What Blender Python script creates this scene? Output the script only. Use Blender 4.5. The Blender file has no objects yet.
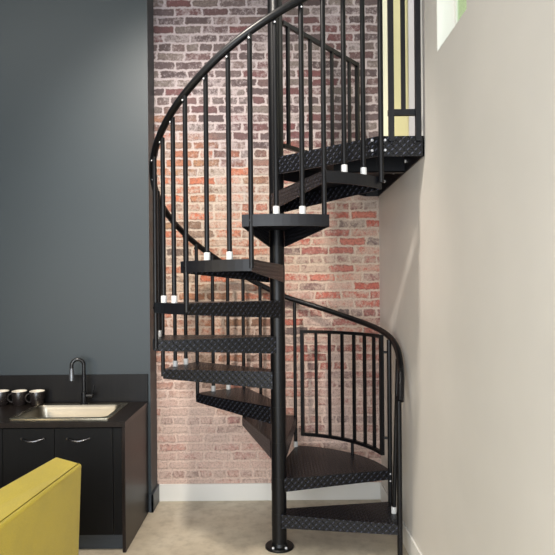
import bpy, bmesh, math, random
from mathutils import Vector, Matrix
random.seed(7)
C = bpy.context.scene.collection
PI = math.pi
R_ = math.radians
RISE = 0.2159
CAMZ = 1.576
WX = 0.775      # right wall plane
WY = 0.784      # brick wall plane

# ------------------------------------------------------------------ materials
class NT:
    def __init__(s, name):
        s.m = bpy.data.materials.new(name); s.m.use_nodes = True
        s.t = s.m.node_tree; s.b = s.t.nodes['Principled BSDF']
    def n(s, typ, **kw):
        x = s.t.nodes.new(typ)
        for k, v in kw.items(): setattr(x, k, v)
        return x
    def l(s, a, b): s.t.links.new(a, b)
    def put(s, sock, v):
        if isinstance(v, bpy.types.NodeSocket): s.l(v, sock)
        else: sock.default_value = v
    def math(s, op, a, b=0.0, c=0.0, clamp=False):
        x = s.n('ShaderNodeMath', operation=op, use_clamp=clamp)
        s.put(x.inputs[0], a); s.put(x.inputs[1], b)
        if op in ('MULTIPLY_ADD', 'SMOOTH_MIN', 'SMOOTH_MAX'): s.put(x.inputs[2], c)
        return x.outputs[0]
    def maprange(s, v, a, b, c=0.0, d=1.0, smooth=True):
        x = s.n('ShaderNodeMapRange', interpolation_type='SMOOTHSTEP' if smooth else 'LINEAR')
        s.put(x.inputs['Value'], v)
        for k, q in (('From Min', a), ('From Max', b), ('To Min', c), ('To Max', d)): s.put(x.inputs[k], q)
        return x.outputs[0]
    def mix(s, f, a, b, mode='MIX'):
        x = s.n('ShaderNodeMix', data_type='RGBA', blend_type=mode)
        s.put(x.inputs[0], f)
        for i, q in ((6, a), (7, b)):
            if isinstance(q, tuple) and len(q) == 3: q = q + (1,)
            s.put(x.inputs[i], q)
        return x.outputs[2]
    def ramp(s, v, stops, interp='LINEAR'):
        x = s.n('ShaderNodeValToRGB'); e = x.color_ramp; e.interpolation = interp
        while len(e.elements) < len(stops): e.elements.new(0.5)
        for el, (p, c) in zip(e.elements, stops):
            el.position = p; el.color = tuple(c) + (1,)
        s.put(x.inputs[0], v); return x.outputs[0]
    def noise(s, vec, scale, detail=3, rough=0.55):
        x = s.n('ShaderNodeTexNoise'); x.inputs['Scale'].default_value = scale
        x.inputs['Detail'].default_value = detail; x.inputs['Roughness'].default_value = rough
        if vec is not None: s.l(vec, x.inputs['Vector'])
        return x
    def bump(s, h, strength, dist):
        x = s.n('ShaderNodeBump'); x.inputs['Strength'].default_value = strength
        x.inputs['Distance'].default_value = dist
        s.l(h, x.inputs['Height']); s.l(x.outputs[0], s.b.inputs['Normal'])

def srgb(r, g, b):
    f = lambda c: (c/255/12.92) if c/255 <= .04045 else ((c/255+.055)/1.055)**2.4
    return (f(r), f(g), f(b))

def simple(name, col, rough=.5, metal=0.0, nscale=30, namt=.12, bump=0.0, spec=.5):
    s = NT(name)
    tc = s.n('ShaderNodeTexCoord')
    nz = s.noise(tc.outputs['Object'], nscale, 4)
    c2 = tuple(max(0, x*(1-namt)) for x in col); c3 = tuple(x*(1+namt) for x in col)
    s.l(s.ramp(nz.outputs[0], [(.3, c2), (.7, c3)]), s.b.inputs['Base Color'])
    s.b.inputs['Roughness'].default_value = rough
    s.b.inputs['Metallic'].default_value = metal
    s.b.inputs['Specular IOR Level'].default_value = spec
    if bump: s.bump(nz.outputs[0], bump, .002)
    return s.m

BLACK = simple('black_painted_steel', srgb(9, 9, 12), .38, 0, 60, .15, .04, .3)
BLACKFLAT = simple('black_plate_steel', srgb(15, 16, 21), .42, 0, 60, .15, .04, .35)
WHITECAP = simple('white_plastic', srgb(205, 205, 204), .4, 0, 50, .02)
SILVER = simple('zinc_bolt', srgb(215, 215, 218), .4, .15, 50, .05)
STEEL = simple('brushed_steel', srgb(150, 144, 132), .36, 1, 8, .06)
RIMST = simple('polished_steel', srgb(205, 196, 172), .25, 1, 8, .06)
CHROME = simple('chrome', srgb(110, 110, 114), .25, 1, 8, .03)
FAUCETB = simple('matte_black_metal', srgb(18, 18, 20), .28, 0, 40, .1)

def diamond():
    s = NT('black_diamond_plate')
    uv = s.n('ShaderNodeUVMap'); uv.uv_map = 'UVMap'
    sep = s.n('ShaderNodeSeparateXYZ'); s.l(uv.outputs[0], sep.inputs[0])
    c = 0.0205
    u = s.math('DIVIDE', sep.outputs[0], c); v = s.math('DIVIDE', sep.outputs[1], c)
    fu = s.math('FLOOR', u); fv = s.math('FLOOR', v)
    par = s.math('FLOORED_MODULO', s.math('ADD', fu, fv), 2.0)
    x = s.math('SUBTRACT', s.math('SUBTRACT', u, fu), .5)
    y = s.math('SUBTRACT', s.math('SUBTRACT', v, fv), .5)
    sg = s.math('MULTIPLY_ADD', par, 2.0, -1.0)
    ys = s.math('MULTIPLY', y, sg)
    a = s.math('MULTIPLY', s.math('ADD', x, ys), .7071)
    b = s.math('MULTIPLY', s.math('SUBTRACT', x, ys), .7071)
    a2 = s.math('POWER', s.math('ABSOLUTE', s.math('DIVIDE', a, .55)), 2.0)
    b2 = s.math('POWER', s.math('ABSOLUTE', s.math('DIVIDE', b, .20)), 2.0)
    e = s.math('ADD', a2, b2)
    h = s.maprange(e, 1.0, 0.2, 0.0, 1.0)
    s.l(s.mix(h, srgb(6, 6, 9), s.mix(par, srgb(22, 23, 28), srgb(74, 77, 92))), s.b.inputs['Base Color'])  # highlights painted on the lozenges, one diagonal set lighter and bluish
    s.l(s.maprange(h, 0, 1, .38, .25), s.b.inputs['Roughness'])
    s.b.inputs['Specular IOR Level'].default_value = .35
    s.bump(h, 1.0, .004)
    return s.m
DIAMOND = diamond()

def brick():
    s = NT('whitewashed_brick')
    geo = s.n('ShaderNodeTexCoord')
    P = geo.outputs['Object']
    sep = s.n('ShaderNodeSeparateXYZ'); s.l(P, sep.inputs[0])
    def warp(scale, ax, az):
        w = s.noise(P, scale, 2, .6)
        q = s.n('ShaderNodeSeparateXYZ'); s.l(w.outputs['Color'], q.inputs[0])
        return s.math('MULTIPLY_ADD', q.outputs[0], ax, -ax/2), s.math('MULTIPLY_ADD', q.outputs[1], az, -az/2)
    w1 = warp(7, .030, .020); w2 = warp(28, .030, .020); w3 = warp(90, .012, .010)
    X = s.math('ADD', s.math('ADD', sep.outputs[0], w1[0]), s.math('ADD', w2[0], w3[0]))
    Z = s.math('ADD', s.math('ADD', sep.outputs[2], w1[1]), s.math('ADD', w2[1], w3[1]))
    H = .0667
    rz = s.math('DIVIDE', s.math('ADD', Z, .034), H)   # header course centred on z = 1.80
    row = s.math('FLOOR', rz); fz = s.math('SUBTRACT', rz, row)
    six = s.math('FLOORED_MODULO', s.math('SUBTRACT', row, 27.0), 6.0)
    head = s.math('LESS_THAN', six, 0.5)
    W = s.math('MULTIPLY_ADD', head, -.102, .204)
    rr = s.n('ShaderNodeTexWhiteNoise', noise_dimensions='1D'); s.l(row, rr.inputs['W'])
    shift = s.math('ADD', s.math('MULTIPLY', s.math('FLOORED_MODULO', row, 2.0), .5), s.math('MULTIPLY', rr.outputs['Value'], .4))
    ux = s.math('ADD', s.math('DIVIDE', X, W), shift)
    col = s.math('FLOOR', ux); fx = s.math('SUBTRACT', ux, col)
    dx = s.math('MULTIPLY', s.math('MINIMUM', fx, s.math('SUBTRACT', 1.0, fx)), W)
    dz = s.math('MULTIPLY', s.math('MINIMUM', fz, s.math('SUBTRACT', 1.0, fz)), H)
    d = s.math('SMOOTH_MIN', dx, dz, .012)
    mask = s.maprange(d, .0040, .0120)          # 1 = brick face
    cid = s.n('ShaderNodeCombineXYZ'); s.l(col, cid.inputs[0]); s.l(row, cid.inputs[1])
    wn = s.n('ShaderNodeTexWhiteNoise', noise_dimensions='2D'); s.l(cid.outputs[0], wn.inputs['Vector'])
    rnd = wn.outputs['Value']
    sepw = s.n('ShaderNodeSeparateXYZ'); s.l(wn.outputs['Color'], sepw.inputs[0])
    rnd2 = sepw.outputs[1]; rnd3 = sepw.outputs[2]
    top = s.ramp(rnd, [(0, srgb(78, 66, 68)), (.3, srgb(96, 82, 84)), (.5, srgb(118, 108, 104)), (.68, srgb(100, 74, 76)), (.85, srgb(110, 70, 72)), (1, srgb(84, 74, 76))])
    mid = s.ramp(rnd, [(0, srgb(196, 108, 78)), (.2, srgb(160, 124, 94)), (.38, srgb(188, 110, 82)), (.55, srgb(136, 120, 106)), (.72, srgb(200, 112, 80)), (.88, srgb(150, 112, 88)), (1, srgb(112, 94, 84))])
    red = s.ramp(rnd, [(0, srgb(196, 106, 88)), (.25, srgb(184, 100, 86)), (.5, srgb(200, 124, 106)), (.68, srgb(158, 98, 92)), (.86, srgb(120, 106, 102)), (1, srgb(196, 100, 78))])
    low = s.ramp(rnd, [(0, srgb(196, 142, 130)), (.3, srgb(204, 160, 146)), (.5, srgb(176, 124, 118)), (.7, srgb(200, 168, 152)), (.9, srgb(154, 132, 126)), (1, srgb(200, 136, 118))])
    big = s.noise(P, 1.6, 2); med = s.noise(P, 6, 3)
    zz = s.math('ADD', sep.outputs[2], s.math('ADD', s.math('MULTIPLY_ADD', big.outputs[0], .6, -.3), s.math('MULTIPLY_ADD', rnd3, .3, -.15)))
    xr = s.maprange(sep.outputs[0], -.25, .15)
    m = s.mix(xr, mid, red)
    cc = s.mix(s.maprange(zz, .65, 1.1), low, m)
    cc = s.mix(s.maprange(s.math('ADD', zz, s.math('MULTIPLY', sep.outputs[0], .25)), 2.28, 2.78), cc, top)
    cc = s.mix(s.math('MULTIPLY', head, s.math('MULTIPLY', rnd2, .75)), cc, srgb(112, 104, 102))
    # low right behind the railing and low left: greyer courses
    lr = s.math('MULTIPLY', s.maprange(sep.outputs[0], .05, .25), s.maprange(zz, 1.50, 1.2))
    cc = s.mix(s.math('MULTIPLY', lr, s.math('MULTIPLY_ADD', rnd2, .55, .15)), cc, srgb(140, 112, 108))
    # mottled faces
    mo = s.noise(P, 55, 5, .75)
    dark = s.maprange(mo.outputs[0], .44, .66, .0, s.maprange(zz, .4, 2.2, .35, .60))
    cc = s.mix(dark, cc, s.mix(.5, cc, srgb(58, 48, 48), 'MULTIPLY'))
    cc = s.mix(s.maprange(mo.outputs[0], .5, .7, 0, .5), cc, srgb(92, 78, 76))
    ol = s.math('MULTIPLY', s.maprange(d, .006, .011), s.maprange(d, .022, .012))
    on = s.noise(P, 80, 3, .7)
    cc = s.mix(s.math('MULTIPLY', ol, s.maprange(on.outputs[0], .42, .6, 0, .6)), cc, srgb(84, 66, 62))  # shadow line along the brick edges, painted into the colour
    # worn whitewash and lime blooms over brick and joint alike
    mort = s.ramp(s.math('DIVIDE', zz, 4.0), [(.0, srgb(222, 196, 182)), (.25, srgb(214, 186, 172)), (.42, srgb(200, 178, 158)), (.60, srgb(190, 176, 164)), (.68, srgb(176, 164, 164)), (1, srgb(168, 158, 162))])
    mn = s.noise(P, 70, 4, .7)
    mort = s.mix(s.maprange(mn.outputs[0], .42, .72, 0, .5), mort, srgb(142, 124, 116))
    wash = s.noise(P, 34, 6, .78); wash2 = s.noise(P, 9, 3, .6)
    amount = s.math('ADD', s.maprange(sep.outputs[2], .35, 1.3, .13, .02), s.maprange(zz, 2.3, 2.8, .03, -.05))
    wv = s.math('ADD', s.math('ADD', s.math('MULTIPLY_ADD', wash2.outputs[0], .5, -.25), wash.outputs[0]), s.math('ADD', s.math('MULTIPLY_ADD', rnd2, .22, -.09), amount))
    wmask = s.maprange(wv, .46, .70, 0, .78)
    cc = s.mix(wmask, cc, mort)
    gr_ = s.noise(P, 150, 3, .8)
    cc = s.mix(s.maprange(gr_.outputs[0], .5, .68, 0, .45), cc, srgb(88, 74, 70))
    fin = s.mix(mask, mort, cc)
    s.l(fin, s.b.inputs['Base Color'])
    s.b.inputs['Roughness'].default_value = .9
    hh = s.math('ADD', mask, s.math('MULTIPLY', mo.outputs[0], .6))
    s.bump(hh, .6, .006)
    return s.m
BRICK = brick()

def concrete():
    s = NT('polished_concrete')
    tc = s.n('ShaderNodeTexCoord'); P = tc.outputs['Object']
    a = s.noise(P, 1.6, 6, .62); b = s.noise(P, 11, 6, .65)
    c1 = s.ramp(a.outputs[0], [(.30, srgb(176, 164, 144)), (.5, srgb(196, 184, 162)), (.7, srgb(208, 198, 178))])
    c2 = s.mix(s.maprange(b.outputs[0], .4, .75, 0, .45), c1, srgb(140, 128, 112))
    s.l(c2, s.b.inputs['Base Color'])
    s.l(s.maprange(b.outputs[0], .3, .7, .28, .5), s.b.inputs['Roughness'])
    s.bump(b.outputs[0], .06, .002)
    return s.m
CONCRETE = concrete()

def paint(name, col, rough=.6):
    s = NT(name)
    tc = s.n('ShaderNodeTexCoord'); P = tc.outputs['Object']
    a = s.noise(P, 2.0, 3); b = s.noise(P, 160, 2)
    s.l(s.ramp(a.outputs[0], [(.3, tuple(x*.96 for x in col)), (.7, tuple(min(1, x*1.03) for x in col))]), s.b.inputs['Base Color'])
    s.b.inputs['Roughness'].default_value = rough
    s.bump(b.outputs[0], .05, .001)
    return s.m
CREAM = paint('cream_wall_paint', srgb(214, 210, 202), .5)
SLATE = paint('slate_blue_paint', srgb(46, 55, 60), .5)
SLATETRIM = paint('slate_blue_trim', srgb(58, 65, 73), .4)
WHITETRIM = paint('white_trim_paint', srgb(228, 226, 220), .4)
YELLOWP = paint('pale_yellow_paint', srgb(210, 204, 158), .5)
HALLC = paint('ivory_paint', srgb(232, 230, 205), .5)
HALLW = paint('hall_white_paint', srgb(200, 198, 205), .5)

def wood(name, col, rough=.35, spec=.2):
    s = NT(name); s.b.inputs['Specular IOR Level'].default_value = spec
    tc = s.n('ShaderNodeTexCoord')
    mp = s.n('ShaderNodeMapping'); mp.inputs['Scale'].default_value = (18, 18, 1.6)
    s.l(tc.outputs['Object'], mp.inputs[0])
    a = s.noise(mp.outputs[0], 3, 5, .6)
    s.l(s.ramp(a.outputs[0], [(.3, tuple(x*.7 for x in col)), (.7, tuple(x*1.35 for x in col))]), s.b.inputs['Base Color'])
    s.b.inputs['Roughness'].default_value = rough
    s.bump(a.outputs[0], .05, .001)
    return s.m
DARKWOOD = wood('black_brown_wood', srgb(30, 24, 22), .33)
DARKFRONT = wood('black_cabinet_front', srgb(6, 6, 7), .5)
COUNTER = wood('dark_countertop', srgb(30, 25, 23), .3)
SPLASH = wood('dark_backsplash', srgb(17, 16, 17), .4)

def fabric():
    s = NT('mustard_fabric')
    tc = s.n('ShaderNodeTexCoord'); P = tc.outputs['Object']
    mp = s.n('ShaderNodeMapping'); mp.inputs['Scale'].default_value = (1, 1, 1)
    s.l(P, mp.inputs[0])
    a = s.noise(P, 320, 3, .7); b = s.noise(P, 6, 3)
    c = s.ramp(a.outputs[0], [(.3, srgb(172, 150, 14)), (.55, srgb(200, 176, 24)), (.75, srgb(214, 192, 46))])
    c = s.mix(s.maprange(b.outputs[0], .35, .7, 0, .25), c, srgb(160, 140, 20))
    s.l(c, s.b.inputs['Base Color']); s.b.inputs['Roughness'].default_value = .9
    s.b.inputs['Sheen Weight'].default_value = .25
    s.bump(a.outputs[0], .5, .0015)
    return s.m
MUSTARD = fabric()
SEAM = simple('mustard_seam', srgb(150, 134, 18), .9, 0, 200, .15)
MUGB = simple('dark_glaze', srgb(34, 29, 28), .25, 0, 20, .1)
MUGW = simple('white_glaze', srgb(226, 216, 200), .3, 0, 20, .03)

def glass():
    s = NT('window_glass')
    for n in list(s.t.nodes):
        if n.type == 'BSDF_PRINCIPLED': s.t.nodes.remove(n)
    out = [n for n in s.t.nodes if n.type == 'OUTPUT_MATERIAL'][0]
    t = s.n('ShaderNodeBsdfTransparent'); t.inputs[0].default_value = (.86, .95, .78, 1)
    g = s.n('ShaderNodeBsdfGlossy'); g.inputs['Roughness'].default_value = .03
    m = s.n("ShaderNodeMixShader"); m.inputs[0].default_value = .08; s.l(t.outputs[0], m.inputs[1]); s.l(g.outputs[0], m.inputs[2])
    s.l(m.outputs[0], out.inputs[0])
    return s.m
GLASS = glass()

# ------------------------------------------------------------------ mesh helper
class MB:
    def __init__(s): s.bm = bmesh.new()
    def box(s, lo, hi, mi=0, M=None):
        vs = []
        for x in (lo[0], hi[0]):
            for y in (lo[1], hi[1]):
                for z in (lo[2], hi[2]):
                    p = Vector((x, y, z)); p = M @ p if M else p
                    vs.append(s.bm.verts.new(p))
        for f in ((0,1,3,2),(4,6,7,5),(0,4,5,1),(2,3,7,6),(0,2,6,4),(1,5,7,3)):
            fc = s.bm.faces.new([vs[i] for i in f]); fc.material_index = mi
        return vs
    def prism(s, pts, z0, z1, mi=0, side_mi=None, bot_mi=None):
        """closed plan polygon extruded from z0 to z1"""
        b = [s.bm.verts.new((p[0], p[1], z0)) for p in pts]
        t = [s.bm.verts.new((p[0], p[1], z1)) for p in pts]
        n = len(pts)
        f = s.bm.faces.new(t); f.material_index = mi
        f = s.bm.faces.new(b[::-1]); f.material_index = mi if bot_mi is None else bot_mi
        for i in range(n):
            f = s.bm.faces.new((b[i], b[(i+1)%n], t[(i+1)%n], t[i]))
            f.material_index = side_mi if side_mi is not None else mi
    def taper(s, p0, p1, za, zb, z1, th, mi=0):
        a = Vector(p0[:2]); b = Vector(p1[:2]); d = (b-a).normalized(); n = Vector((-d.y, d.x))*th
        bt = [s.bm.verts.new((p.x, p.y, z)) for p, z in ((a, za), (b, zb), (b+n, zb), (a+n, za))]
        tp = [s.bm.verts.new((p.x, p.y, z1)) for p in (a, b, b+n, a+n)]
        for f in (bt[::-1], tp): s.bm.faces.new(f).material_index = mi
        for i in range(4): s.bm.faces.new((bt[i], bt[(i+1)%4], tp[(i+1)%4], tp[i])).material_index = mi
    def strip(s, p0, p1, z0, z1, th, mi=0):
        """thin vertical plate along p0-p1 (plan), thickness th to the left"""
        a = Vector(p0[:2]); b = Vector(p1[:2]); d = (b-a).normalized(); n = Vector((-d.y, d.x))*th
        s.prism([a, b, b+n, a+n], z0, z1, mi)
    def ring(s, c, u, v, ru, rv, n):
        return [s.bm.verts.new(Vector(c) + u*(ru*math.cos(2*PI*i/n)) + v*(rv*math.sin(2*PI*i/n))) for i in range(n)]
    def bridge(s, A, B, mi=0, smooth=True):
        n = len(A)
        for i in range(n):
            f = s.bm.faces.new((A[i], A[(i+1)%n], B[(i+1)%n], B[i])); f.material_index = mi; f.smooth = smooth
    def cap(s, A, mi=0): 
        f = s.bm.faces.new(A); f.material_index = mi
    def cyl(s, p0, p1, r, n=16, mi=0, r1=None):
        p0 = Vector(p0); p1 = Vector(p1); d = (p1-p0).normalized()
        u = d.orthogonal().normalized(); v = d.cross(u)
        A = s.ring(p0, u, v, r, r, n); B = s.ring(p1, u, v, r1 or r, r1 or r, n)
        s.bridge(A, B, mi); s.cap(A[::-1], mi); s.cap(B, mi)
    def tube(s, pts, r, n=12, mi=0, up=Vector((0,0,1)), rv=None):
        pts = [Vector(p) for p in pts]; prev = None
        for i, p in enumerate(pts):
            d = (pts[min(i+1, len(pts)-1)] - pts[max(i-1, 0)]).normalized()
            u = d.cross(up)
            if u.length < 1e-3: u = d.orthogonal()
            u.normalize(); v = u.cross(d).normalized()
            rr = r[i] if isinstance(r, list) else r
            A = s.ring(p, u, v, rr, (rv or rr), n)
            if prev: s.bridge(prev, A, mi)
            else: s.cap(A[::-1], mi)
            prev = A
        s.cap(prev, mi)
    def lathe(s, prof, c=(0,0,0), n=32, mis=None):
        c = Vector(c); rings = []
        for r, z in prof:
            rings.append([s.bm.verts.new(c + Vector((max(r, 1e-4)*math.cos(2*PI*i/n), max(r, 1e-4)*math.sin(2*PI*i/n), z))) for i in range(n)])
        for k in range(len(rings)-1):
            s.bridge(rings[k], rings[k+1], mis[k] if mis else 0)
        s.cap(rings[0][::-1], mis[0] if mis else 0); s.cap(rings[-1], mis[-1] if mis else 0)
    def build(s, name, mats, parent=None, origin=(0,0,0), bevel=0, seg=2):
        bm = s.bm
        bmesh.ops.recalc_face_normals(bm, faces=bm.faces)
        for e in bm.edges:
            if len(e.link_faces) == 2 and e.calc_face_angle(0) > R_(38): e.smooth = False
        o_ = Vector(origin)
        uvl = bm.loops.layers.uv.new('UVMap')
        for f in bm.faces:
            n = f.normal
            if abs(n.z) > .7: ax, ay = Vector((1,0,0)), Vector((0,1,0))
            else:
                ax = Vector((-n.y, n.x, 0)).normalized() if (abs(n.x)+abs(n.y)) > 1e-6 else Vector((1,0,0)); ay = Vector((0,0,1))
            for lp in f.loops: lp[uvl].uv = (lp.vert.co.dot(ax), lp.vert.co.dot(ay))
        if o_.length: bmesh.ops.translate(bm, verts=bm.verts, vec=-o_)
        me = bpy.data.meshes.new(name); bm.to_mesh(me); bm.free()
        for m in (mats if isinstance(mats, (list, tuple)) else [mats]): me.materials.append(m)
        ob = bpy.data.objects.new(name, me); C.objects.link(ob); ob.location = o_
        if parent is not None:
            ob.parent = parent
            if parent.type == 'MESH' or True:
                # parents may sit away from the world origin: keep world placement
                w = Vector((0,0,0)); q = parent
                while q is not None: w += q.location; q = q.parent
                ob.location = o_ - w
        if bevel:
            b = ob.modifiers.new('bevel', 'BEVEL'); b.width = bevel; b.segments = seg; b.limit_method = 'ANGLE'; b.angle_limit = R_(40)
        return ob

def tag(o, label=None, cat=None, group=None, kind=None):
    if label: o['label'] = label
    if cat: o['category'] = cat
    if group: o['group'] = group
    if kind: o['kind'] = kind
    return o
def thing(name, loc, label, cat, group=None):
    o = bpy.data.objects.new(name, None); C.objects.link(o); o.location = loc; o.empty_display_size = .1
    return tag(o, label, cat, group)
def struct(name, mb, mats, **k):
    return tag(mb.build(name, mats, **k), kind='structure')

# ------------------------------------------------------------------ room shell
m = MB(); m.box((-4.2, -5.2, -.1), (WX+.12, 1.0, 0)); struct('floor', m, CONCRETE)
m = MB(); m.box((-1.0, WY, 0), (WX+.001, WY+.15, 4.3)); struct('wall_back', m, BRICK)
BY = .57
m = MB(); m.box((-4.2, BY, 0), (-.907, WY+.15, 4.3)); struct('wall_left', m, SLATE)
# right wall with the doorway to the upper floor and a high window
OY = -.475; LZ = 11*RISE
T = .10
W0, W1, WZ0, WZ1 = -1.17, -.75, 2.715, 3.75
m = MB()
m.box((WX, -5.2, 0), (WX+T, WY, LZ-.001))
m.box((WX, W1, LZ-.001), (WX+T, OY, 4.3))
m.box((WX, W0, LZ-.001), (WX+T, W1, WZ0))
m.box((WX, W0, WZ1), (WX+T, W1, 4.3))
m.box((WX, -5.2, LZ-.001), (WX+T, W0, 4.3))
m.box((WX, OY, 4.0), (WX+T, WY, 4.3))
wr = m.bm; bmesh.ops.remove_doubles(wr, verts=wr.verts, dist=1e-5)
struct('wall_right', m, CREAM)
m = MB(); m.box((-4.3, -5.2, 0), (-4.2, WY+.15, 4.3)); struct('wall_far_left', m, SLATE)
m = MB(); m.box((-4.3, -5.2, 4.3), (WX+T, 1.0, 4.4)); struct('ceiling', m, WHITETRIM)
# window in the right wall
m = MB()
fx0, fx1 = WX+.084, WX+.100
for lo, hi in (((fx0, W0, WZ0), (fx1, W0+.025, WZ1)), ((fx0, W1-.025, WZ0), (fx1, W1, WZ1)),
               ((fx0, W0, WZ0), (fx1, W1, WZ0+.02)), ((fx0, W0, WZ1-.02), (fx1, W1, WZ1))): m.box(lo, hi)
wf = struct('window_1', m, WHITETRIM)
m = MB(); m.box((fx0+.008, W0+.02, WZ0+.015), (fx0+.011, W1-.02, WZ1-.015)); m.build('pane', GLASS, wf)
m = MB()
m.box((WX+.001, W1-.004, WZ0), (fx0, W1, WZ1)); m.box((WX+.001, W0, WZ0), (fx0, W0+.004, WZ1)); m.box((WX+.001, W0, WZ0), (fx0, W1, WZ0+.004))
m.build('reveal_lining', WHITETRIM, wf)
# upper hallway through the doorway
HX = 2.3; HY = WY+.02
m = MB(); m.box((WX+.12, OY-.02, LZ-.2), (HX, HY+.1, LZ)); m.box((WX, OY, LZ-.1), (WX+.13, WY, LZ)); struct('floor_upper', m, CONCRETE)
m = MB(); m.box((WX, HY, LZ), (WX+.09, HY+.1, 4.3)); m.box((WX+.09, HY, LZ), (WX+.111, HY+.1, 4.3)); struct('wall_hall_back', m, HALLC)
m = MB(); m.box((WX+.111, HY, LZ), (WX+.232, HY+.1, 4.3)); struct('wall_hall_yellow', m, YELLOWP)
m = MB(); m.box((WX+.232, HY-.02, LZ), (WX+.275, HY+.1, 4.3)); struct('trim_1', m, HALLW)
m = MB(); m.box((WX+.275, HY, LZ), (HX, HY+.1, 4.3)); struct('wall_hall_end', m, HALLW)
m = MB(); m.box((HX, OY-.12, LZ), (HX+.1, HY+.1, 4.3)); struct('wall_hall_side', m, HALLC)
m = MB(); m.box((WX+T+.001, OY-.12, LZ-.2), (HX, OY-.02, 4.3)); struct('wall_hall_front', m, HALLC)
# white corner strip on the doorway edge
m = MB(); m.box((WX-.004, OY-.004, LZ), (WX+T+.004, OY+.006, 4.0)); struct('trim_2', m, WHITETRIM)
# baseboards
m = MB(); m.box((-.892, WY-.014, 0), (WX, WY, .128)); struct('baseboard_back', m, WHITETRIM, bevel=.003)
m = MB(); m.box((WX-.012, -5.2, 0), (WX, WY-.014, .128)); struct('baseboard_right', m, WHITETRIM, bevel=.003)
m = MB(); m.box((-.907, BY-.014, 0), (-.891, WY, .128)); m.box((-.92, BY-.014, 0), (-.891, BY, .128)); struct('baseboard_left', m, SLATETRIM, bevel=.002)

# ------------------------------------------------------------------ spiral staircase
st = thing('spiral_staircase', (0, 0, 0), 'black steel spiral staircase with diamond plate treads in the corner before the brick wall', 'staircase')
m = MB(); m.cyl((0,0,.012), (0,0,3.9), .0455, 40)
m.build('column', BLACK, st)
m = MB(); m.lathe([(.088, .0), (.088, .010), (.084, .014), (.052, .014), (.048, .030), (.0455, .034)], n=48)
bp = m.build('base_plate', BLACK, st)
for a in (235, 305, 55, 125):
    x, y = .068*math.cos(R_(a)), .068*math.sin(R_(a))
    m = MB(); m.lathe([(.008, .014), (.008, .020), (.004, .024)], (x, y, 0), 12); m.build('bolt', SILVER, bp)

def pol(r, a, z=None):
    p = (r*math.cos(R_(a)), r*math.sin(R_(a)))
    return p if z is None else (p[0], p[1], z)
def rot(x, y, a):
    c, s_ = math.cos(R_(a)), math.sin(R_(a)); return (x*c-y*s_, x*s_+y*c)

FL, FO = .092, .058     # edge flange depth, outer flange depth
def tread(n, a0, a1, R):
    z = n*RISE
    il = rot(.028, -.044, a0); it = rot(.028, .044, a1)
    N = max(6, int((a1-a0)/3))
    arc = [pol(R, a0+(a1-a0)*i/N) for i in range(N+1)]
    pts = [il] + arc + [it]
    m = MB()
    m.prism(pts, z-.005, z, 0, bot_mi=1)
    fi = .082 if n <= 2 else .105
    m.taper(il, arc[0], z-fi, z-.060, z-.0049, .005, 0)
    m.taper(arc[-1], it, z-.060, z-fi, z-.0049, .005, 0)
    # outer flange ring
    inn = [pol(R-.006, a0+(a1-a0)*i/N) for i in range(N+1)]
    m.prism(arc + inn[::-1], z-FO, z-.0049, 1)
    # outer lip a hair proud so the band reads as a smooth plate
    lip = [pol(R+.002, a0+(a1-a0)*i/N) for i in range(N+1)]
    m.prism(lip + arc[::-1], z-FO, z, 1)
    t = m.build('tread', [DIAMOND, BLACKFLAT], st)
    m = MB(); m.cyl((0,0,z-fi), (0,0,z-.001), .0468, 40); m.build('hub', BLACK, t)
    return t
TR = {1: (-17, 12, .716), 2: (8.5, 79, .706)}
for n, a in zip(range(3, 11), range(78, 318, 30)): TR[n] = (a+.7, a+33.0, {3: .725, 4: .728, 5: .735}.get(n, .748))
TR[8] = (228.4, 260.2, .752); TR[9] = (256.6, 289.6, .752); TR[10] = (287.5, 317, .748)
treads = {n: tread(n, *v) for n, v in TR.items()}

# landing
Lp = [rot(.03, -.05, -45), (.527, -.520), (WX-.006, -.520), (WX-.006, WY-.016), (.675, WY-.016), rot(.03, .045, 48)]
m = MB(); m.prism(Lp, LZ-.005, LZ, 0, bot_mi=1)
th = .006
for i in range(5):
    m.strip(Lp[i], Lp[i+1], LZ-.105, LZ-.0049, th, 0 if i < 2 else 1)
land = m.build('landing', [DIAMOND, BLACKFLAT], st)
m = MB(); m.box((.34, -.115, LZ-.105), (WX-.014, -.105, LZ-.006)); m.box((.34, -.115, LZ-.105), (WX-.014, -.07, LZ-.100)); m.build('crossbar', BLACKFLAT, land)
m = MB(); m.cyl((0,0,LZ-.105), (0,0,LZ-.001), .0468, 40); m.build('hub', BLACK, land)
for y in (-.145, .18, .48):
    m = MB(); m.cyl((WX-.013, y, LZ-.048), (WX-.021, y, LZ-.048), .011, 10); m.build('bolt', SILVER, land)
for dz in (.022, .075):
    m = MB(); m.cyl((.565, -.521, LZ-dz), (.565, -.528, LZ-dz), .0065, 10); m.build('bolt', SILVER, land)
    dx, dy = -.7071*.0, 0
    q = Vector((.5, -.5)); nrm = Vector((-.7071, -.7071))
    m = MB(); m.cyl((.508+nrm.x*.01, -.512+nrm.y*.01, LZ-dz), (.508+nrm.x*.018, -.512+nrm.y*.018, LZ-dz), .0065, 10); m.build('bolt', SILVER, land)

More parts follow.
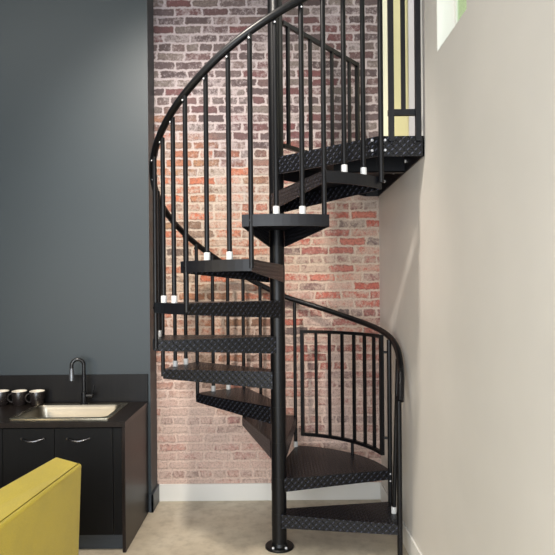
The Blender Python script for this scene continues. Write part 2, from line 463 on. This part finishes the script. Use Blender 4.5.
# handrail height against angle
RZ = [(-17.5,.93),(-15,.985),(-10,1.075),(-5,1.15),(4,1.225),(18,1.288),(46,1.372),(66,1.446),(86,1.525),(98,1.605),(110,1.69),(153,2.005),(207,2.395),(234,2.61),(251,2.76),(270,2.912),(317,3.27),(330,3.37)]
def railz(a):
    # smoothed piecewise curve
    def lin(t):
        for (x0, z0), (x1, z1) in zip(RZ, RZ[1:]):
            if t <= x1: return z0+(z1-z0)*(t-x0)/(x1-x0)
        return RZ[-1][1]
    if a < -9 : return lin(max(a, -17.5))
    w = 7; return sum(lin(max(a+d, -17.5)) for d in range(-w, w+1))/(2*w+1)
RR = .743
pts = []
a = -17.5
while a < 317:
    r = RR if a > 20 else RR - .009*((20-a)/37.5)
    pts.append(pol(r, a, railz(a))); a += .6 if a < -9 else 2.5
pts.append(pol(RR, 317, railz(317)))
m = MB(); m.tube(pts, .0195, 16); 
m.build('handrail', BLACK, st)

BR = .0125
def baluster(a, r, z0, cap, name='baluster', rad=BR, z1=None, screw=True, lean=None):
    x, y = pol(r, a)
    zt = z1 or railz(a)-.012
    m = MB()
    if not lean: m.cyl((x, y, z0), (x, y, zt), rad, 14)
    else:
        ex, ey = pol(lean, a); m.cyl((x, y, z0), (ex, ey, zt+.004), rad, 14)
    # small fixing tab under the rail
    if screw:
        u = Vector(pol(1, a)+(0,)); 
        m.cyl((x, y, zt-.026), Vector((x, y, zt-.026))+u*(rad+.003), .009, 10)
    b = m.build(name, BLACK, st, origin=(x, y, z0))
    if screw:
        p = Vector((x, y, zt-.026))+u*(rad+.002)
        mm = MB(); mm.cyl(p, p+u*.004, .0042, 8); mm.build('screw', SILVER, b)
    if cap:
        mm = MB(); mm.lathe([(.0162, 0), (.0162, .036), (.0148, .039), (.0128, .039)], (x, y, z0), 16); c = mm.build('foot_cap', WHITECAP, b); tag(c, 'white foot cap')
    return b
RT = .7385    # balusters bolted outside the flanges
for n in range(3, 11):
    a0 = {7: 201, 8: 231, 9: 260, 10: 288}.get(n, 30*n-10)
    R = TR[n][2]
    if n > 3: 
        b = baluster(a0, R-.007, (n-1)*RISE-.045, False)
        for d in (.03,):
            x, y = pol(R-.007+BR, a0); u = Vector(pol(1, a0)+(0,))
            mm = MB(); mm.cyl(Vector((x, y, n*RISE-d)), Vector((x, y, n*RISE-d))+u*.004, .006, 8); mm.build('bolt', BLACK, b)
    for k in (10, 20):
        baluster(a0+k-(.5 if n > 8 else 0), R-.020, n*RISE, True)
# wide tread and first tread
baluster(79.0, .678, 2*RISE, True)
baluster(11.0, .7235, RISE-.05, False, rad=.0145, z1=railz(11)-.004, screw=False)
baluster(-3.0, .697, RISE, True, lean=.728, screw=False)
x, y = pol(.724, -16.2)
m = MB(); m.cyl((x, y, 0), (x, y, railz(-16.2)), .0155, 16); m.lathe([(.026, 0), (.026, .006), (.016, .008)], (x, y, 0), 16)
b = m.build('newel_post', BLACK, st)
for zz in (RISE-.03, RISE-.07):
    mm = MB(); mm.cyl((x, y-.0155, zz), (x, y-.0195, zz), .005, 8); mm.build('bolt', BLACK, b)
for zz in (2*RISE-.03, 2*RISE-.075):
    bx_, by_ = pol(.7235, 11.0)
    mm = MB(); mm.cyl((bx_-.002, by_-.0145, zz), (bx_-.002, by_-.0185, zz), .005, 8); mm.build('bolt', SILVER, treads[2])
# post at the landing corner
px, py = .541, -.541
m = MB(); m.cyl((px, py, 10*RISE-.03), (px, py, railz(317)), .0135, 14); m.build('baluster', BLACK, st, origin=(px, py, 10*RISE))

# curved guard panel on the wide tread
gz0, gz1, gr = .525, 1.272, .680
A0, A1 = 12.8, 74.5
def arcpts(r, z, a0, a1, n=24): return [pol(r, a0+(a1-a0)*i/n, z) for i in range(n+1)]
def sqarc(m, r, z, a0, a1, w=.011, h=.011, n=24):
    for i in range(n):
        t0 = a0+(a1-a0)*i/n; t1 = a0+(a1-a0)*(i+1)/n
        m.prism([pol(r-w, t0), pol(r+w, t0), pol(r+w, t1), pol(r-w, t1)], z-h, z+h)
m = MB(); sqarc(m, gr, gz1, A0, A1); sqarc(m, gr, gz0, A0, A1)
for a in (A0, A1):
    x, y = pol(gr, a); m.box((-.012, -.012, gz0-.01), (.012, .012, gz1+.011), M=Matrix.Translation((x, y, 0)) @ Matrix.Rotation(R_(a), 4, 'Z'))
gp = m.build('guard_panel', BLACK, st)
for i in range(1, 7):
    a = A1+(A0-A1)*i/7
    x, y = pol(gr, a)
    m = MB(); rr = .012 if i in (0, 7) else .009
    zb = gz0 if i not in (0, 7) else gz0-.01
    m.box((-rr, -rr, zb), (rr, rr, gz1+(.01 if i in (0,7) else 0)), M=Matrix.Translation((x, y, 0)) @ Matrix.Rotation(R_(a), 4, 'Z'))
    m.build('bar', BLACK, gp)
for a in (41,):
    x, y = pol(gr, a); m = MB(); m.cyl((x, y, 2*RISE), (x, y, gz0), .011, 12); m.build('foot', BLACK, gp)

q0 = pol(gr, A0, gz1-.10); q1 = pol(.7235, 11.0, gz1-.10)
for zz in (gz1-.10, gz0+.10):
    m = MB(); m.cyl((q0[0], q0[1], zz), (q1[0], q1[1], zz), .008, 10); m.build('bracket', BLACK, gp)
# straight guard along the back edge of the landing
P0 = Vector((.045, .0)); P1 = Vector((.601, .665)); d = (P1-P0).normalized(); nrm = Vector((-d.y, d.x))
b0, b1 = LZ+.085, 3.215
m = MB()
for z in (b0, b1):
    m.prism([P0-nrm*.011, P1-nrm*.011, P1+nrm*.011, P0+nrm*.011], z-.013, z+.013)
for q in (P1,): m.box((-.013, -.013, LZ), (.013, .013, b1+.0135), M=Matrix.Translation((q.x, q.y, 0)) @ Matrix.Rotation(math.atan2(d.y, d.x), 4, 'Z'))
gb = m.build('landing_guard', BLACK, st)
L = (P1-P0).length
for i, t in enumerate([.06, .33, .62, .875]):
    q = P0+d*L*t; rr = .013 if t in (0, 1) else .0095
    m = MB(); zb = LZ if t in (0, 1) else b0
    if t == 0: q = P0 + d*.013
    m.box((-rr, -rr, zb), (rr, rr, b1+.012 if t in (0,1) else b1), M=Matrix.Translation((q.x, q.y, 0)) @ Matrix.Rotation(math.atan2(d.y, d.x), 4, 'Z'))
    m.build('bar', BLACK, gb)
# guard at the front edge of the landing
gy = -.508
m = MB(); m.box((.585, gy-.013, 2.485), (.745, gy+.013, 2.515)); m.box((.585, gy-.013, 3.24), (.745, gy+.013, 3.27))
for x in (.598, .738): m.box((x-.0135, gy-.0315, LZ-.03), (x+.0135, gy-.0045, 3.27))
gf = m.build('landing_guard', BLACKFLAT, st)
for x, r, zb in ((.666, .0105, 2.5),):
    m = MB()
    if r > .011: m.box((x-r, gy-.018-r, zb), (x+r, gy-.018+r, 3.27))
    else: m.box((x-r, gy-r, zb), (x+r, gy+r, 3.25))
    m.build('bar', BLACKFLAT, gf)

# ------------------------------------------------------------------ kitchen run
CX1 = -.927; CX0 = -2.35; CF = -.060; CT = .790
cab = thing('base_cabinet', ((CX0+CX1)/2, .25, 0), 'black base cabinet with bow handles under the stainless sink', 'cabinet')
m = MB(); m.box((CX0, CF+.02, .105), (CX1-.022, BY-.001, .125)); m.box((CX0, BY-.015, .105), (CX1-.022, BY-.001, .759)); m.box((CX0, CF+.02, .105), (CX0+.018, BY-.001, .759)); m.box((CX0, CF+.019, .70), (CX1-.022, CF+.021, .759)); m.box((CX0, CF+.019, .105), (CX1-.022, CF+.021, .7)); m.build('carcass', DARKFRONT, cab)
m = MB(); m.box((CX1-.02, CF, 0), (CX1, BY-.001, .7595)); m.build('side_panel', DARKWOOD, cab, bevel=.001)
m = MB(); m.box((CX0, CF+.055, 0), (CX1-.022, CF+.07, .104)); tag(m.build('toe_kick', SLATETRIM, cab), 'grey blue recessed toe kick')
c0 = -.0245
edges = [-2.30, -1.985, -1.665, -1.3525, -1.0]
hand = {1: None}
for i in range(4):
    x0, x1 = edges[i]+.001, edges[i+1]-.001
    m = MB(); m.box((x0, CF, .108), (x1, CF+.0185, .752)); dr = m.build('door', DARKFRONT, cab, bevel=.0015)
    hc = {0: -2.15, 1: -1.83, 2: -1.480, 3: -1.205}[i]
    hm = CHROME
    m = MB(); pp = []
    for k in range(13):
        t = k/12; pp.append((hc-.066+.132*t, CF-.006-.026*math.sin(PI*t)**.8, .693-.012*math.sin(PI*t)))
    m.tube(pp, [.0045+.002*math.sin(PI*k/12) for k in range(13)], 10, up=Vector((0,0,1)))
    for q in (pp[0], pp[-1]): m.cyl((q[0], CF, q[2]), (q[0], CF-.010, q[2]), .0075, 12)
    tag(m.build('handle', hm, dr), 'chrome bow handle')
m = MB(); m.box((edges[4]+.002, CF, .108), (CX1-.0205, CF+.0185, .752)); m.build('filler', DARKFRONT, cab)

SX0, SX1, SY0, SY1 = -1.668, -1.040, .012, .500
m = MB()
for lo, hi in (((CX0, CF-.010), (CX1+.004, SY0+.014)), ((CX0, SY1-.014), (CX1+.004, BY-.001)), ((CX0, SY0+.014), (SX0+.014, SY1-.014)), ((SX1-.014, SY0+.014), (CX1+.004, SY1-.014))):
    m.box((lo[0], lo[1], .760), (hi[0], hi[1], CT))
bmesh.ops.remove_doubles(m.bm, verts=m.bm.verts, dist=1e-5)
tag(m.build('countertop', COUNTER), 'dark brown countertop slab around the inset stainless sink', 'countertop')
m = MB(); m.box((CX0, BY-.018, CT+.0005), (CX1+.004, BY-.0005, .985)); tag(m.build('backsplash', SPLASH, bevel=.001), 'low black backsplash board against the slate blue wall behind the faucet', 'backsplash')

def rrect(x0, x1, y0, y1, r, z, n=6):
    out = []
    for cx, cy, a in ((x1-r, y1-r, 0), (x0+r, y1-r, 90), (x0+r, y0+r, 180), (x1-r, y0+r, 270)):
        for i in range(n+1):
            t = R_(a+90*i/n); out.append((cx+r*math.cos(t), cy+r*math.sin(t), z))
    return out
sk = thing('kitchen_sink', ((SX0+SX1)/2, .25, CT), 'stainless steel drop-in sink set in the dark countertop', 'sink')
m = MB(); B0 = SY1-.075
rings = [rrect(SX0, SX1, SY0, SY1, .02, CT+.0006), rrect(SX0, SX1, SY0, SY1, .02, CT+.005), rrect(SX0+.005, SX1-.005, SY0+.005, SY1-.005, .018, CT+.008)]
rings += [rrect(SX0+.030, SX1-.030, SY0+.030, B0, .05, CT+.007)]
R0 = [[m.bm.verts.new(p) for p in r] for r in rings]
for a_, b_ in zip(R0, R0[1:]): m.bridge(a_, b_)
m.build('rim', RIMST, sk)
m = MB(); ins = [(0.030, .007), (.033, .000), (.038, -.02), (.046, -.145), (.062, -.165), (.10, -.170)]
R0 = [[m.bm.verts.new(p) for p in rrect(SX0+i_, SX1-i_, SY0+i_, B0-(i_-.03), .05, CT+z_)] for i_, z_ in ins]
for a_, b_ in zip(R0, R0[1:]): m.bridge(a_, b_)
m.cap(R0[-1]); m.build('basin', STEEL, sk)
m = MB(); m.lathe([(.045, -.169), (.045, -.166), (.03, -.164), (.012, -.166)], ((SX0+SX1)/2, .22, CT), 24); m.build('drain', CHROME, sk)

FX, FY = -1.345, .462; FZ = CT+.0075
fa = thing('faucet', (FX, FY, FZ), 'matte black gooseneck pull-down faucet standing behind the sink', 'faucet')
m = MB(); m.lathe([(.027, 0), (.027, .006), (.021, .010), (.021, .075), (.016, .080)], (FX, FY, FZ), 24); m.build('base', FAUCETB, fa)
hd = Vector((-.95, -.30, 0)).normalized(); ar = .040
pp = [Vector((FX, FY, FZ+.07)), Vector((FX, FY, FZ+.15)), Vector((FX, FY, FZ+.27))]
for k in range(1, 15):
    t = PI*k/14
    pp.append(Vector((FX, FY, FZ+.27)) + hd*(ar-ar*math.cos(t)) + Vector((0,0,ar*math.sin(t))))
pp.append(pp[-1]+Vector((0,0,-.02)))
m = MB(); m.tube(pp, .0125, 16, up=Vector((-hd.y, hd.x, 0))); m.build('spout', FAUCETB, fa)
e = pp[-1]
m = MB(); m.cyl(e, e+Vector((0,0,-.012)), .0135, 16); m.cyl(e+Vector((0,0,-.012)), e+Vector((0,0,-.085)), .0155, 16, r1=.018); tag(m.build('spray_head', simple('satin_grey_metal', srgb(120,122,126), .35, .8)), 'satin grey spray head') 
sh = bpy.data.objects['spray_head']; sh.parent = fa; sh.location = -Vector(fa.location)
m = MB(); m.cyl((FX+.018, FY, FZ+.055), (FX+.060, FY, FZ+.055), .013, 16); m.tube([(FX+.052, FY, FZ+.06), (FX+.060, FY, FZ+.085), (FX+.072, FY, FZ+.13)], .0055, 10, up=Vector((0,1,0))); m.build('lever', FAUCETB, fa)

def mug(x, y, rz, label):
    t = thing('mug', (x, y, CT+.0005), label, 'mug', 'dark mugs beside the sink')
    z0 = CT+.0005
    m = MB(); m.lathe([(.039, 0), (.043, .006), (.0485, .05), (.051, .096), (.0495, .099), (.0475, .096), (.045, .05), (.040, .010), (.001, .008)], (x, y, z0), 28, mis=[0,0,0,1,1,1,1,1])
    m.build('cup', [MUGB, MUGW], t)
    pp = []
    u = Vector((math.cos(R_(rz)), math.sin(R_(rz)), 0))
    for k in range(11):
        a = -PI/2+PI*k/10
        pp.append(Vector((x, y, z0+.052))+u*(.045+.030*math.cos(a))+Vector((0,0,.030*math.sin(a))))
    m = MB(); m.tube(pp, .0055, 8, up=Vector((-u.y, u.x, 0))); m.build('handle', MUGB, t)
mug(-1.674, .47, 200, 'dark brown mug with pale rim standing nearest the sink')
mug(-1.800, .475, 195, 'dark brown mug with pale rim in the middle of the three')
mug(-1.928, .48, 190, 'dark brown mug with pale rim cut by the photo edge, farthest from the sink')

# ------------------------------------------------------------------ yellow sofa (backrest seen at lower left)
so = thing('sofa', (-1.45, -1.6, 0), 'mustard yellow upholstered sofa with boxy back, in front of the black cabinet', 'sofa')
def slab(m, far, near, z0):
    """far/near: lists of 4 corner points (lowL, lowR, topR, topL)"""
    A = [m.bm.verts.new(p) for p in far]; B = [m.bm.verts.new(p) for p in near]
    m.bridge(A, B, smooth=False); m.cap(A); m.cap(B)
yf, yn = -.80, -2.45
far = [(-1.12, yf, .14), (-.962, yf, .14), (-.937, yf, .762), (-1.068, yf+.02, .792)]
near = [(-1.35, yn, .14), (-1.080, yn, .14), (-1.045, yn, .752), (-1.320, yn, .783)]
m = MB(); slab(m, far, near, 0)
bk = m.build('backrest', MUSTARD, so, bevel=.010, seg=3)
# piped seam set in from the outer top edge, down the far end
m = MB()
def lerp(a, b, t): return tuple(a[i]+(b[i]-a[i])*t for i in range(3))
pa = lerp(far[2], far[3], .10); pb = lerp(near[2], near[3], .10)
m.tube([(pa[0], pa[1]-.008, pa[2]+.0012), (pb[0], pb[1]+.01, pb[2]+.0012)], .0018, 8)
m.build('seam', SEAM, bk)
m = MB(); m.box((-1.95, -2.40, .14), (-1.22, -.84, .30)); m.build('seat_base', MUSTARD, so, bevel=.02, seg=3)
for y0, y1 in ((-2.24, -1.625), (-1.615, -1.0)):
    m = MB(); m.box((-1.93, y0, .301), (-1.24, y1, .44)); m.build('seat_cushion', MUSTARD, so, bevel=.03, seg=4)
for y0, y1 in ((-2.44, -2.25), (-.99, -.81)):
    m = MB(); m.box((-1.95, y0, .14), (-1.30 if y0 < -2 else -1.125, y1, .56)); m.build('arm', MUSTARD, so, bevel=.02, seg=3)
for x, y in ((-1.88, -2.34), (-1.88, -.90), (-1.12, -.88), (-1.17, -2.34)):
    m = MB(); m.cyl((x, y, 0), (x, y, .145), .014, 14, r1=.022); m.build('leg', DARKWOOD, so)

# ------------------------------------------------------------------ light
def area(name, loc, target, size, power, col, sy=None):
    l = bpy.data.lights.new(name, 'AREA'); l.energy = power; l.color = col; l.size = size
    if sy: l.shape = 'RECTANGLE'; l.size_y = sy
    o = bpy.data.objects.new(name, l); C.objects.link(o); o.location = loc
    o.rotation_euler = (Vector(target)-Vector(loc)).to_track_quat('-Z', 'Y').to_euler(); return o
area('window_daylight', (-.9, -5.6, 1.6), (.1, .3, 1.0), 3.0, 225, (.90, .95, 1.0), 2.4)
area('ceiling_soft', (-2.4, -2.0, 4.25), (-2.4, -2.0, 0), 2.2, 50, (1.0, .95, .87), 3.0)
area('lounge_lamp', (-2.6, -2.6, 1.5), (.6, .1, .8), .5, 16, (1.0, .82, .56))
def spot(name, loc, target, p, col, ang, r):
    l = bpy.data.lights.new(name, 'SPOT'); l.energy = p; l.color = col; l.spot_size = R_(ang); l.spot_blend = .8; l.shadow_soft_size = r
    o = bpy.data.objects.new(name, l); C.objects.link(o); o.location = loc
    o.rotation_euler = (Vector(target)-Vector(loc)).to_track_quat('-Z', 'Y').to_euler()
spot('ceiling_spot', (-.9, -1.5, 4.1), (-.2, .75, 1.55), 430, (1.0, .92, .82), 76, .12)
def point(name, loc, p, col, r=.1):
    l = bpy.data.lights.new(name, 'POINT'); l.energy = p; l.color = col; l.shadow_soft_size = r
    o = bpy.data.objects.new(name, l); C.objects.link(o); o.location = loc
point('hall_fill', (1.5, -.2, 3.7), 14, (1.0, .97, .88), .2)  # unseen fill light, added to brighten the upper hallway
w = bpy.data.worlds.new('world'); bpy.context.scene.world = w; w.use_nodes = True
bg = w.node_tree.nodes['Background']; bg.inputs[0].default_value = (.90, .94, 1.0, 1); bg.inputs[1].default_value = .9

# ------------------------------------------------------------------ camera
cam = bpy.data.cameras.new('camera'); co = bpy.data.objects.new('camera', cam); C.objects.link(co)
cam.sensor_width = 36; cam.lens = 163*3.5/555*36
co.location = (-.0245, -3.5, CAMZ)
ROLL = R_(.5)
co.rotation_euler = (Matrix.Rotation(R_(90), 4, 'X') @ Matrix.Rotation(-ROLL, 4, 'Z')).to_euler()
cam.shift_x = 4.2/555; cam.shift_y = 12.5/555
bpy.context.scene.camera = co
vs = bpy.context.scene.view_settings
vs.view_transform = 'Standard'; vs.look = 'None'; vs.exposure = 0
